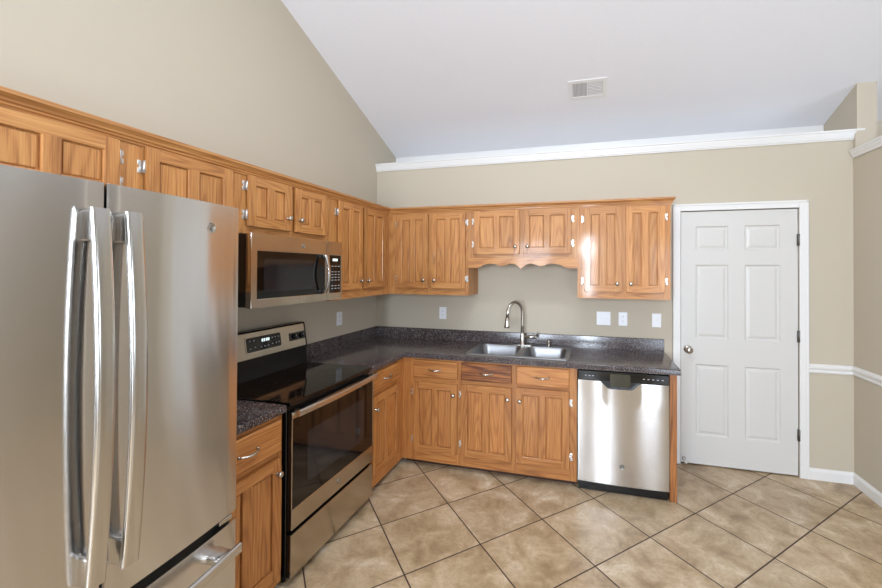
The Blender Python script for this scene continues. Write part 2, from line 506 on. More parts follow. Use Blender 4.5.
for n, (x0, x1, z0, z1) in enumerate(wins):
    b = MB(); c = 0.07
    b.box(x0 - c, x0, -6.5, -6.48, z0 - c, z1 + c, TRIM); b.box(x1, x1 + c, -6.5, -6.48, z0 - c, z1 + c, TRIM)
    b.box(x0, x1, -6.5, -6.48, z1, z1 + c, TRIM); b.box(x0, x1, -6.5, -6.46, z0 - c, z0, TRIM)
    b.box(x0, x0 + .03, -6.56, -6.52, z0, z1, TRIM); b.box(x1 - .03, x1, -6.56, -6.52, z0, z1, TRIM)
    b.box(x0, x1, -6.56, -6.52, z0, z0 + .03, TRIM); b.box(x0, x1, -6.56, -6.52, z1 - .03, z1, TRIM)
    zm = (z0 + z1) / 2
    if n != 2: b.box(x0, x1, -6.55, -6.53, zm - .015, zm + .015, TRIM)
    struct(b.build('window_%d' % (n + 1)))

# baseboards and chair rails
BBP = [(0, 0), (0.014, 0), (0.014, 0.064), (0.010, 0.074), (0.006, 0.078), (0.004, 0.085), (0, 0.085)]
CRP = [(0, 0.812), (0.010, 0.812), (0.014, 0.822), (0.012, 0.836), (0.022, 0.850), (0.024, 0.864), (0.016, 0.872), (0.012, 0.879), (0, 0.879)]


def run_back(name, P, x0, x1):
    b = MB(); b.prism([(-o, z) for o, z in P], 'x', x0, x1, TRIM); return struct(b.build(name))


def run_right(name, P, y0, y1):
    b = MB(); b.prism([(XW - o, z) for o, z in P], 'y', y0, y1, TRIM); return struct(b.build(name))


run_back('baseboard_back', BBP, 3.709, XW); run_right('baseboard_right', BBP, -1.05, 0)
run_back('trim_3', CRP, 3.709, XW); run_right('trim_4', CRP, -1.05, 0)


def casing():
    b = MB(); c = 0.058; o = -0.016
    for (x0, x1, z0, z1) in ((DX0 - 0.006 - c, DX0 - 0.006, 0, DZ + c), (DX1 + 0.006, DX1 + 0.006 + c, 0, DZ + c), (DX0 - 0.006, DX1 + 0.006, DZ + 0.006, DZ + c)):
        b.box(x0, x1, o, 0, z0, z1, TRIM, 0.003)
    # back band on the outer edge
    b.box(DX0 - 0.006 - c, DX0 - c + .010, -0.022, 0, 0, DZ + c, TRIM, 0.003)
    b.box(DX1 + c - .010, DX1 + 0.006 + c, -0.022, 0, 0, DZ + c, TRIM, 0.003)
    b.box(DX0 - 0.006 - c, DX1 + .006 + c, -0.022, 0, DZ + c - .012, DZ + c + .004, TRIM, 0.003)
    return struct(b.build('trim_5'))


casing()


def six_panel_door():
    b = MB()
    xs = [DX0, 2.933, 3.167, 3.287, 3.528, DX1]
    zs = [0.010, 0.246, 0.822, 1.036, 1.635, 1.758, 1.950, DZ]
    holes = [(i, j) for i in (1, 3) for j in (1, 3, 5)]
    b.cells(xs, zs, 0.002, 0.020, lambda i, j: DOORP, holes, bev=0.002, seg=1)
    b.box(DX0, DX1, 0.020, 0.040, 0.010, DZ, DOORP)
    for i, j in holes:
        x0, x1, z0, z1 = xs[i], xs[i + 1], zs[j], zs[j + 1]

        def ring(d, y): return [(x0 + d, y, z0 + d), (x1 - d, y, z0 + d), (x1 - d, y, z1 - d), (x0 + d, y, z1 - d)]
        b.loops([ring(0.0, 0.004), ring(0.006, 0.012), ring(0.014, 0.013), ring(0.032, 0.006), ring(0.036, 0.0055)], DOORP, cap0=False, cap1=True, smooth=False)
    d = struct(b.build('door_1'))
    kx, kz = 2.872, 0.942
    k = MB(); k.lathe([(0.033, 0.0), (0.033, 0.005), (0.028, 0.010), (0.012, 0.013), (0.011, 0.032), (0.020, 0.038), (0.027, 0.048), (0.028, 0.058), (0.024, 0.068), (0.012, 0.073), (0.001, 0.074)], (0, 0, 0), (0, -1, 0), CHROME, 24)
    ko = k.build('door_knob', d, (kx, 0.002, kz)); ko['label'] = 'round satin nickel door knob'
    for z in (1.83, 1.083, 0.325):
        h = MB(); h.tube([(0, 0, -0.045), (0, 0, 0.045)], 0.007, DARKM, 10); h.box(-0.012, 0.010, 0.003, 0.007, -0.045, 0.045, DARKM)
        h.build('hinge', d, (DX1 + 0.003, -0.010, z))
    s = MB()
    s.tube([(0, 0, 0), (0, -0.055, 0)], 0.006, WPL, 10); s.lathe([(0.008, .055), (0.011, .058), (0.011, .075), (0.006, .08)], (0, 0, 0), (0, -1, 0), RUBBER, 12)
    s.lathe([(0.014, 0), (0.014, 0.004), (0.006, 0.008)], (0, 0, 0), (0, -1, 0), CHROME, 12)
    s.build('door_stop', d, (2.842, 0.0, 0.045))
    return d


six_panel_door()


# ------------------------------------------------------------------ cabinet pieces (local frame: width +x, front -y)
def hinge_piece(parent, x, y, z, side):
    """side -1: hinge on the left edge of the door, leaf on the frame to the left"""
    h = MB()
    h.tube([(0, -0.012, -0.026), (0, -0.012, 0.026)], 0.0055, HINGE, 8)
    x0, x1 = (-0.019, 0.001) if side < 0 else (-0.001, 0.019)
    h.box(x0, x1, -0.0035, 0.0, -0.026, -0.006, HINGE, 0.001, 1)
    h.box(x0, x1, -0.0035, 0.0, 0.006, 0.026, HINGE, 0.001, 1)
    h.box(x0 * 0.7, x1 * 0.7, -0.003, 0.0, -0.012, 0.012, HINGE)
    return h.build('hinge', parent, (x, y, z))


def knob_piece(parent, x, y, z):
    k = MB(); k.lathe([(0.010, 0), (0.009, 0.004), (0.006, 0.008), (0.006, 0.013), (0.012, 0.017), (0.0155, 0.022), (0.014, 0.027), (0.008, 0.030), (0.0005, 0.031)], (0, 0, 0), (0, -1, 0), CHROME, 16)
    return k.build('knob', parent, (x, y, z))


def pull_piece(parent, x, y, z):
    k = MB(); pts = []
    n = 12
    for i in range(n + 1):
        t = i / n
        pts.append(((t - 0.5) * 0.105, -0.006 - 0.022 * math.sin(PI * t), -0.004 * math.sin(PI * t)))
    rs = [0.0035 + 0.003 * math.sin(PI * i / n) for i in range(n + 1)]
    k.tube(pts, rs, CHROME, 10, up=(0, 1, 0))
    for s in (-1, 1):
        k.lathe([(0.008, 0), (0.007, 0.004), (0.004, 0.009)], (s * 0.0495, 0, 0), (0, -1, 0), CHROME, 12)
    return k.build('pull', parent, (x, y, z))


def cab_door(root, x0, x1, z0, z1, y, knob=None, hinges='l', st=0.052, rl=0.052):
    """door front at y-0.02.. y ; knob=(dx from the open edge, dz from z0)"""
    w_, h_ = x1 - x0, z1 - z0
    b = MB(); c = w_ / 2; cs = 0.026
    xs = [0, st, c - cs, c + cs, w_ - st, w_]; zs = [0, rl, h_ - rl, h_]
    b.cells(xs, zs, -0.022, 0.014, lambda i, j: WV if (i in (0, 4) or (i == 2 and j == 1)) else WH, {(1, 1), (3, 1)}, bev=0.004, seg=2)
    e = 0.011
    b.box(e, w_ - e, -0.009, -0.001, e, h_ - e, WV)
    d = b.build('door', root, (x0, y, z0))
    for (a0, a1) in ((st, c - cs), (c + cs, w_ - st)):
        p = MB()
        pw, ph = a1 - a0, h_ - 2 * rl

        def ring(o, yy): return [(o, yy, o), (pw - o, yy, o), (pw - o, yy, ph - o), (o, yy, ph - o)]
        p.loops([ring(0.006, -0.006), ring(0.006, -0.0135), ring(0.009, -0.0150)], WV, smooth=False)
        p.build('panel', d, (a0, 0, rl))
    if knob:
        kx = knob[0] if knob[2] == 'l' else w_ - knob[0]
        knob_piece(d, kx, -0.022, knob[1])
    if hinges:
        hx = -0.004 if hinges == 'l' else w_ + 0.004
        for hz in (0.085, h_ - 0.085) if h_ > 0.3 else (0.06, h_ - 0.06):
            hinge_piece(d, hx, 0.0, hz, -1 if hinges == 'l' else 1)
    return d


def drawer_front(root, x0, x1, z0, z1, y, m=None, name='drawer'):
    m = m or WH
    b = MB(); w_, h_ = x1 - x0, z1 - z0

    def ring(o, yy): return [(o, yy, o), (w_ - o, yy, o), (w_ - o, yy, h_ - o), (o, yy, h_ - o)]
    b.loops([ring(0.011, 0), ring(0.011, -0.007), ring(0, -0.008), ring(0, -0.016), ring(0.003, -0.0195), ring(0.006, -0.022)], m, smooth=False)
    d = b.build(name, root, (x0, y, z0))
    pull_piece(d, w_ / 2, -0.022, h_ / 2)
    return d


def face_frame(root, xs, zs, depth, vert_cols, top_to_bottom=True):
    """xs, zs cuts; columns listed in vert_cols are stiles"""
    b = MB()
    b.cells(xs, zs, -depth, 0.019, lambda i, j: WV if i in vert_cols else WH, (), bev=0)
    return b.build('face_frame', root)


def carcass(root, w_, depth, z0, z1, toe=False, m=None, x0=0.0):
    b = MB(); t = 0.012; m = m or WV
    b.box(x0 + 0.0005, x0 + w_ - 0.0005, -depth + 0.019, -0.001, z0, z1, m)
    o = b.build('body', root)
    if toe:
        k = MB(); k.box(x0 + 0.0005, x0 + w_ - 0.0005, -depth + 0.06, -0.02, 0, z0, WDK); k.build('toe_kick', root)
    return o


UD_, BD_ = 0.305, 0.61
UZ0, UZ1 = 1.364, 2.100
BZ0, BZ1 = 0.048, 0.876

# ---- upper cabinets, back wall
X1, X2, X3 = 1.071, 1.994, 2.684


def upper(label, loc, rz, w_, z0, doors, extra_cols=(), x_start=0.0):
    """doors: list of (x0,x1,z0,z1,knob,hinge) in local x, absolute z"""
    r = thing('upper_cabinet', label, 'cabinet', loc, rz)
    carcass(r, w_ - x_start, UD_, z0 - loc[2], UZ1 - loc[2], x0=x_start)
    cuts = [x_start]
    for d in doors: cuts += [d[0] + 0.012, d[1] - 0.012]
    cuts.append(w_)
    b = MB()
    zz = [z0, doors[0][2] + 0.012, doors[0][3] - 0.012, UZ1]
    zz = [z - loc[2] for z in zz]
    b.cells(cuts, zz, -UD_, 0.019, lambda i, j: WV if (i % 2 == 0) else WH, (), bev=0)
    b.build('face_frame', r)
    for d in doors:
        cab_door(r, d[0], d[1], d[2] - loc[2], d[3] - loc[2], -UD_, d[4], d[5])
    return r


upper('oak two-door wall cabinet in the corner left of the sink valance', (0, 0, UZ0), 0, X1, UZ0,
      [(0.396, 0.700, 1.424, 2.084, (0.035, 0.07, 'r'), 'l'), (0.728, 1.046, 1.424, 2.084, (0.035, 0.07, 'l'), 'r')], x_start=0.306)
upper('oak two-door wall cabinet beside the white door', (X2, 0, UZ0), 0, X3 - X2, UZ0,
      [(2.046 - X2, 2.331 - X2, 1.419, 2.084, (0.035, 0.065, 'r'), 'l'), (2.361 - X2, 2.641 - X2, 1.419, 2.084, (0.035, 0.065, 'l'), 'r')])
# ---- short cabinet over the sink with scalloped valance
r = thing('upper_cabinet', 'short oak wall cabinet with scalloped valance above the sink', 'cabinet', (X1, 0, UZ0), 0)
wv_ = X2 - X1
carcass(r, wv_, UD_, 1.690 - UZ0, UZ1 - UZ0)
b = MB(); b.cells([0, .067, .439, .493, .860, wv_], [1.690 - UZ0, 1.735 - UZ0, 2.07 - UZ0, UZ1 - UZ0], -UD_, .019, lambda i, j: WV if i % 2 == 0 else WH, (), bev=0)
b.build('face_frame', r)
cab_door(r, 1.126 - X1, 1.522 - X1, 1.723 - UZ0, 2.090 - UZ0, -UD_, (0.035, 0.06, 'r'), 'l')
cab_door(r, 1.555 - X1, 1.942 - X1, 1.723 - UZ0, 2.090 - UZ0, -UD_, (0.035, 0.06, 'l'), 'r')
# valance outline: ogee scallops, symmetric about the middle
def val_z(t):            # t 0..1 from an end to the middle
    pts = [(0, 1.604), (0.17, 1.604), (0.22, 1.612), (0.30, 1.632), (0.42, 1.642), (0.52, 1.637), (0.60, 1.624), (0.66, 1.620), (0.72, 1.630), (0.80, 1.642), (0.88, 1.638), (0.95, 1.618), (1.0, 1.598)]
    for (a, za), (c, z_) in zip(pts, pts[1:]):
        if a <= t <= c:
            f = (t - a) / (c - a); f = f * f * (3 - 2 * f); return za + (z_ - za) * f
    return 1.60
pts = [(0, 1.690 - UZ0)]
n = 90
for i in range(n + 1):
    u = i / n; t = u * 2 if u <= 0.5 else 2 - 2 * u
    pts.append((wv_ * u, val_z(min(t, 1)) - UZ0))
pts.append((wv_, 1.690 - UZ0))
b = MB(); bm = b.bm; k = b.mi(WH); top = 1.690 - UZ0
for yy, rev in ((-UD_, 0), (-UD_ + .019, 1)):
    row = [(bm.verts.new((x, yy, z)), bm.verts.new((x, yy, top))) for x, z in pts[1:-1]]
    for (a, c), (d, e) in zip(row, row[1:]): bm.faces.new((a, d, e, c)).material_index = k
    if rev == 0: front = row
for (a, _), (d, _), (a2, _), (d2, _) in zip(front, front[1:], row, row[1:]): bm.faces.new((a, a2, d2, d)).material_index = k
v = b.build('valance', r)

# ---- crown moulding over all wall cabinets
CR = [(0.0, 2.088), (0.004, 2.088), (0.006, 2.098), (0.010, 2.101), (0.011, 2.108), (0.016, 2.112), (0.018, 2.120), (0.026, 2.130), (0.030, 2.133), (0.030, 2.147), (-0.02, 2.147), (-0.02, 2.101), (0, 2.101)]
b = MB()
YE = -3.30
sect = [[(UD_ + o, YE, z) for o, z in CR], [(UD_ + o, -UD_ - o, z) for o, z in CR], [(X3 + o, -UD_ - o, z) for o, z in CR], [(X3 + o, -0.002, z) for o, z in CR]]
b.loops(sect, WH, smooth=False)
ky = b.mi(WY)
for f in b.bm.faces:
    c_ = f.calc_center_median()
    if c_.x < UD_ + .04 and c_.y < -UD_ - .05: f.material_index = ky
tag(b.build('crown_molding'), 'oak crown molding running along the tops of all wall cabinets', 'molding')

# ---- upper cabinets, left wall: local x runs +y, front faces +x
RZ = PI / 2
YS = -1.135; YR = -1.897; YC = -2.357; YCU = -2.3613




upper('tall oak two-door wall cabinet between microwave and corner', (0, YS, UZ0), RZ, -UD_ - YS, UZ0,
      [(-1.068 - YS, -0.762 - YS, 1.432, 2.090, (0.035, 0.065, 'r'), 'l'), (-0.734 - YS, -0.400 - YS, 1.432, 2.090, (0.035, 0.065, 'l'), 'r')])
upper('short oak two-door wall cabinet above the microwave', (0, YR, 1.778), RZ, YS - YR, 1.778,
      [(-1.845 - YR, -1.533 - YR, 1.818, 2.093, (0.032, 0.075, 'r'), 'l'), (-1.500 - YR, -1.206 - YR, 1.818, 2.093, (0.032, 0.075, 'l'), 'r')])
upper('single-door oak wall cabinet between refrigerator and microwave', (0, YCU, UZ0 + 0.1), RZ, YR - YCU, UZ0 + 0.1,
      [(-2.338 - YCU, -1.940 - YCU, 1.50, 2.090, (0.035, 0.065, 'r'), 'l')])
upper('oak wall cabinet above the refrigerator at left edge', (0, YE, 1.83), RZ, YCU - YE, 1.83,
      [(-3.25 - YE, -2.855 - YE, 1.86, 2.085, None, 'l'), (-2.825 - YE, -2.432 - YE, 1.86, 2.085, None, 'r')])

WV = wood('oak_vertical_base', 'z', (198, 138, 76), (174, 110, 54), (98, 52, 20))  # same oak, with the weaker light down here put into deeper colours
WH = wood('oak_horizontal_base', 'x', (198, 138, 76), (174, 110, 54), (98, 52, 20))
# ---- base cabinets, back wall
r = thing('base_cabinet', 'oak base cabinet in the corner with one drawer over one door', 'cabinet', (0.61, 0, 0), 0)
W1 = 1.088 - 0.61
carcass(r, W1, BD_, BZ0, BZ1 - .002, True)
b = MB(); b.cells([0, 0.115, 0.462, W1], [BZ0, 0.15, 0.665, 0.735, 0.84, BZ1 - .002], -BD_, .019, lambda i, j: WH if i == 1 else WV, (), bev=0); b.build('face_frame', r)
drawer_front(r, 0.100, 1.084 - 0.61, 0.722, 0.858, -BD_)
cab_door(r, 0.100, 1.084 - 0.61, 0.131, 0.683, -BD_, (0.028, 0.472, 'r'), 'l')
r = thing('base_cabinet', 'oak sink base cabinet with two doors and two drawer fronts', 'cabinet', (1.088, 0, 0), 0)
W2 = 2.000 - 1.088
carcass(r, W2, BD_, BZ0, BZ1 - .20, True)
b = MB(); b.cells([0, 0.042, 0.432, 0.467, 0.857, W2], [BZ0, 0.15, 0.69, 0.74, 0.84, BZ1 - .002], -BD_, .019, lambda i, j: WV if i % 2 == 0 else WH, (), bev=0); b.build('face_frame', r)
drawer_front(r, 0.030, 0.430, 0.724, 0.860, -BD_, WHS, 'drawer_front')
drawer_front(r, 0.467, 0.858, 0.724, 0.862, -BD_, None, 'drawer_front')
cab_door(r, 0.030, 0.430, 0.135, 0.692, -BD_, (0.028, 0.475, 'r'), 'l')
cab_door(r, 0.467, 0.858, 0.140, 0.702, -BD_, (0.028, 0.465, 'l'), 'r')

# end panel right of the dishwasher
b = MB(); b.box(2.622, 2.667, -0.612, -0.002, 0.0, 0.875, WPN)
tag(b.build('end_panel'), 'narrow oak end panel on the right side of the dishwasher', 'panel')

# ---- base cabinets, left wall
r = thing('base_cabinet', 'oak base cabinet between range and corner with a drawer', 'cabinet', (0, YS, 0), RZ)
WL = -0.612 - YS
carcass(r, WL, BD_, BZ0, BZ1 - .002, True)
b = MB(); b.cells([0, 0.055, 0.40, WL], [BZ0, 0.15, 0.67, 0.735, 0.84, BZ1 - .002], -BD_, .019, lambda i, j: WH if i == 1 else WV, (), bev=0); b.build('face_frame', r)
drawer_front(r, -1.098 - YS, -0.712 - YS, 0.724, 0.856, -BD_)
cab_door(r, -1.098 - YS, -0.712 - YS, 0.135, 0.690, -BD_, (0.030, 0.465, 'l'), 'r')
r = thing('base_cabinet', 'oak base cabinet between refrigerator and range with a drawer', 'cabinet', (0, YC, 0), RZ)
WS = -1.910 - YC
carcass(r, WS, BD_, BZ0, BZ1 - .002, True)
b = MB(); b.cells([0, 0.05, WS - 0.028, WS], [BZ0, 0.13, 0.665, 0.71, 0.84, BZ1 - .002], -BD_, .019, lambda i, j: WH if i == 1 else WV, (), bev=0); b.build('face_frame', r)
drawer_front(r, 0.038, -1.932 - YC, 0.700, 0.852, -BD_)
cab_door(r, 0.038, -1.932 - YC, 0.10, 0.668, -BD_, (0.028, 0.50, 'r'), 'l')


# ------------------------------------------------------------------ countertops
def slab_from_cells(b, cells, z0, z1, m, bev=0.008):
    """cells: list of (x0,x1,y0,y1) sharing corners; makes one plate"""
    bm = b.bm; k = b.mi(m); V = {}

    def vv(x, y):
        key = (round(x, 5), round(y, 5))
        if key not in V: V[key] = bm.verts.new((x, y, z1))
        return V[key]
    F = [bm.faces.new((vv(x0, y0), vv(x1, y0), vv(x1, y1), vv(x0, y1))) for x0, x1, y0, y1 in cells]
    bnd = list({e for f in F for e in f.edges if len(e.link_faces) == 1})
    back = {v: bm.verts.new((v.co.x, v.co.y, z0)) for v in V.values()}
    for e in bnd:
        a, c = e.verts; bm.faces.new((a, back[a], back[c], c)).material_index = k
    for f in F: bm.faces.new([back[v] for v in f.verts][::-1]).material_index = k
    for f in F: f.material_index = k
    if bev: bmesh.ops.bevel(bm, geom=bnd, offset=bev, segments=3, profile=0.5, affect='EDGES', clamp_overlap=True)


CT0, CT1 = 0.876, 0.914
XC = 2.689
SX0, SX1, SY0, SY1 = 1.118, 1.945, -0.575, -0.045
r = thing('countertop', 'L-shaped speckled dark laminate countertop around the sink and corner', 'countertop', (0, 0, CT0))
b = MB()
xs = [0.001, 0.635, SX0 + .02, SX1 - .02, XC]; ys = [-0.635, SY0 + .02, SY1 - .02, -0.001]
cl = [(0.001, 0.635, YS + 0.002, -0.635)]
for i in range(4):
    for j in range(3):
        if i == 2 and j == 1: continue
        cl.append((xs[i], xs[i + 1], ys[j], ys[j + 1]))
slab_from_cells(b, cl, 0.0, CT1 - CT0, LAM)
b.build('worktop', r, smooth=40)
b = MB()
slab_from_cells(b, [(0.001, 0.020, YS + 0.002, -0.020), (0.001, 0.020, -0.020, -0.001), (0.020, XC, -0.020, -0.001)], CT1 - CT0, 1.016 - CT0, LAM, 0.004)
b.build('backsplash', r, smooth=40)
r = thing('countertop', 'short speckled dark laminate countertop between refrigerator and range', 'countertop', (0, 0, CT0))
b = MB(); b.box(0.001, 0.635, YC, YR - 0.004, 0.0, CT1 - CT0, LAM, 0.008, 3); b.build('worktop', r, smooth=40)
b = MB(); b.box(0.001, 0.020, YC, YR - 0.004, CT1 - CT0, 1.016 - CT0, LAM, 0.004); b.build('backsplash', r, smooth=40)


# ------------------------------------------------------------------ sink
def sink():
    r = thing('kitchen_sink', 'double-bowl stainless steel drop-in sink set in dark countertop', 'sink', (0, 0, CT1))
    zt = 0.007
    outer = rrect(SX0, SX1, SY0, SY1, 0.035)
    outer2 = rrect(SX0 + .006, SX1 - .006, SY0 + .006, SY1 - .006, 0.03)
    bowls = [(1.160, 1.520, -0.540, -0.140), (1.580, 1.905, -0.540, -0.140)]
    b = MB(); bm = b.bm; k = b.mi(SINKM)
    loops_ = []
    vo = [bm.verts.new((x, y, 0.0005)) for x, y in outer]
    vt = [bm.verts.new((x, y, zt)) for x, y in outer2]
    n = len(vo)
    for i in range(n): bm.faces.new((vo[i], vo[(i + 1) % n], vt[(i + 1) % n], vt[i])).material_index = k
    edges = [bm.edges.get((vt[i], vt[(i + 1) % n])) for i in range(n)]
    for bw in bowls:
        vb = [bm.verts.new((x, y, zt)) for x, y in rrect(*bw, 0.055, 6)]
        edges += [bm.edges.new((vb[i], vb[(i + 1) % len(vb)])) for i in range(len(vb))]
    res = bmesh.ops.triangle_fill(bm, use_beauty=True, use_dissolve=False, edges=edges)
    for g in res['geom']:
        if isinstance(g, bmesh.types.BMFace): g.material_index = k
    deck = b.build('rim', r)
    for bw in bowls:
        x0, x1, y0, y1 = bw
        b = MB(); R_ = []
        for d, z, rad in ((0, zt, .055), (0.003, 0.001, .055), (0.008, -0.02, .055), (0.018, -0.13, .055), (0.030, -0.160, .055), (0.055, -0.175, .05), (0.10, -0.180, .03)):
            R_.append([(x, y, z) for x, y in rrect(x0 + d, x1 - d, y0 + d, y1 - d, rad, 6)])
        b.loops(R_, SINKM, cap0=False, cap1=True)
        bo = b.build('bowl', r)
        d = MB(); d.lathe([(0.043, 0), (0.043, 0.003), (0.036, 0.004), (0.030, 0.001), (0.001, 0.001)], ((x0 + x1) / 2, (y0 + y1) / 2, -0.1795), (0, 0, 1), CHROME, 20); d.build('drain', bo)
    return r


sink()


def faucet():
    fx, fy = 1.512, -0.100; z0 = CT1 + 0.0075
    r = thing('kitchen_faucet', 'gooseneck pull-down brushed nickel faucet behind the sink', 'faucet', (fx, fy, z0))
    b = MB(); b.prism(rrect(-0.095, 0.095, -0.024, 0.024, 0.023, 6), 'z', 0, 0.006, CHROME)
    b.lathe([(0.026, 0.006), (0.024, 0.012), (0.020, 0.018), (0.019, 0.09), (0.017, 0.105), (0.013, 0.115)], (0, 0, 0), (0, 0, 1), CHROME, 20)
    b.build('base', r, smooth=40)
    dx, dy = -0.60, -0.80
    H = 0.285; Rr = 0.088
    pts = [(0, 0, 0.10), (0, 0, 0.18), (0, 0, H)]
    for i in range(1, 15):
        a = PI * 0.97 * i / 14
        d = Rr * (1 - math.cos(a)); pts.append((dx * d, dy * d, H + Rr * 1.12 * math.sin(a)))
    lx, ly, lz = pts[-1]
    pts.append((lx + dx * .003, ly + dy * .003, lz - 0.04))
    b = MB(); b.tube(pts, 0.0145, CHROME, 14, up=(0.8, -0.6, 0)); b.build('spout', r)
    lx, ly, lz = pts[-1]
    b = MB(); b.lathe([(0.014, 0), (0.018, 0.006), (0.019, 0.03), (0.022, 0.060), (0.024, 0.078), (0.022, 0.085), (0.014, 0.086)], (lx, ly, lz), (-0.05, -0.06, -1), CHROME, 18)
    b.lathe([(0.019, 0.0865), (0.012, 0.087)], (lx, ly, lz), (-0.05, -0.06, -1), BLKPL, 16)
    b.build('spray_head', r)
    b = MB(); b.tube([(0.012, 0, 0.072), (0.07, -0.004, 0.075), (0.130, -0.008, 0.078)], [0.015, 0.0155, 0.0165], CHROME, 14, up=(0, 1, 0))
    b.tube([(0.120, -0.006, 0.078), (0.132, -0.010, 0.10), (0.138, -0.012, 0.122)], [0.007, 0.005, 0.004], DARKM, 10)
    b.build('lever', r)
    s = thing('soap_dispenser', 'small brushed nickel soap dispenser on sink deck right of faucet', 'soap dispenser', (1.745, -0.098, z0))
    b = MB(); b.lathe([(0.018, 0), (0.016, 0.006), (0.010, 0.010), (0.009, 0.035)], (0, 0, 0), (0, 0, 1), CHROME, 16); b.build('base', s)
    b = MB(); b.lathe([(0.012, 0.035), (0.013, 0.042), (0.011, 0.050), (0.003, 0.053)], (0, 0, 0), (0, 0, 1), CHROME, 16)
    b.tube([(0, 0, 0.044), (-0.02, -0.03, 0.046), (-0.028, -0.042, 0.040)], 0.0045, CHROME, 8); b.build('pump_head', s)


faucet()


# ------------------------------------------------------------------ maker's badge: a round monogram
def badge(parent, x, y, z, rad, ring_m=CHROME, ink=DARKM, name='badge'):
    """disc facing -y with ring and intertwined script letters"""
    b = MB()
    b.lathe([(rad, 0), (rad, 0.0022), (rad * 0.93, 0.003), (rad * 0.86, 0.002), (0.0005, 0.0018)], (0, 0, 0), (0, -1, 0), ring_m, 28)
    yy = -0.0024; t = rad * 0.07

    def arc(cx, cz, rr, a0, a1, n=14, sx=1.0):
        return [(cx + rr * sx * math.cos(math.radians(a0 + (a1 - a0) * i / n)), yy, cz + rr * math.sin(math.radians(a0 + (a1 - a0) * i / n))) for i in range(n + 1)]
    q = rad
    # script G
    b.tube(arc(-0.26 * q, 0.08 * q, 0.30 * q, 50, 300, 14, 0.85) + [(-0.02 * q, yy, -0.06 * q), (-0.06 * q, yy, -0.42 * q), (-0.26 * q, yy, -0.52 * q)], t, ink, 6)
    # script E
    b.tube(arc(0.27 * q, 0.22 * q, 0.22 * q, 60, 250, 10, 0.9), t, ink, 6)
    b.tube(arc(0.27 * q, -0.22 * q, 0.27 * q, 110, 320, 12, 0.9), t, ink, 6)
    # curls at the rim
    for a in (20, 110, 200, 290):
        ca, sa = math.cos(math.radians(a)), math.sin(math.radians(a))
        b.tube(arc(0.66 * q * ca, 0.66 * q * sa, 0.12 * q, a - 100, a + 140, 8), t * 0.8, ink, 6)
    return b.build(name, parent, (x, y, z))


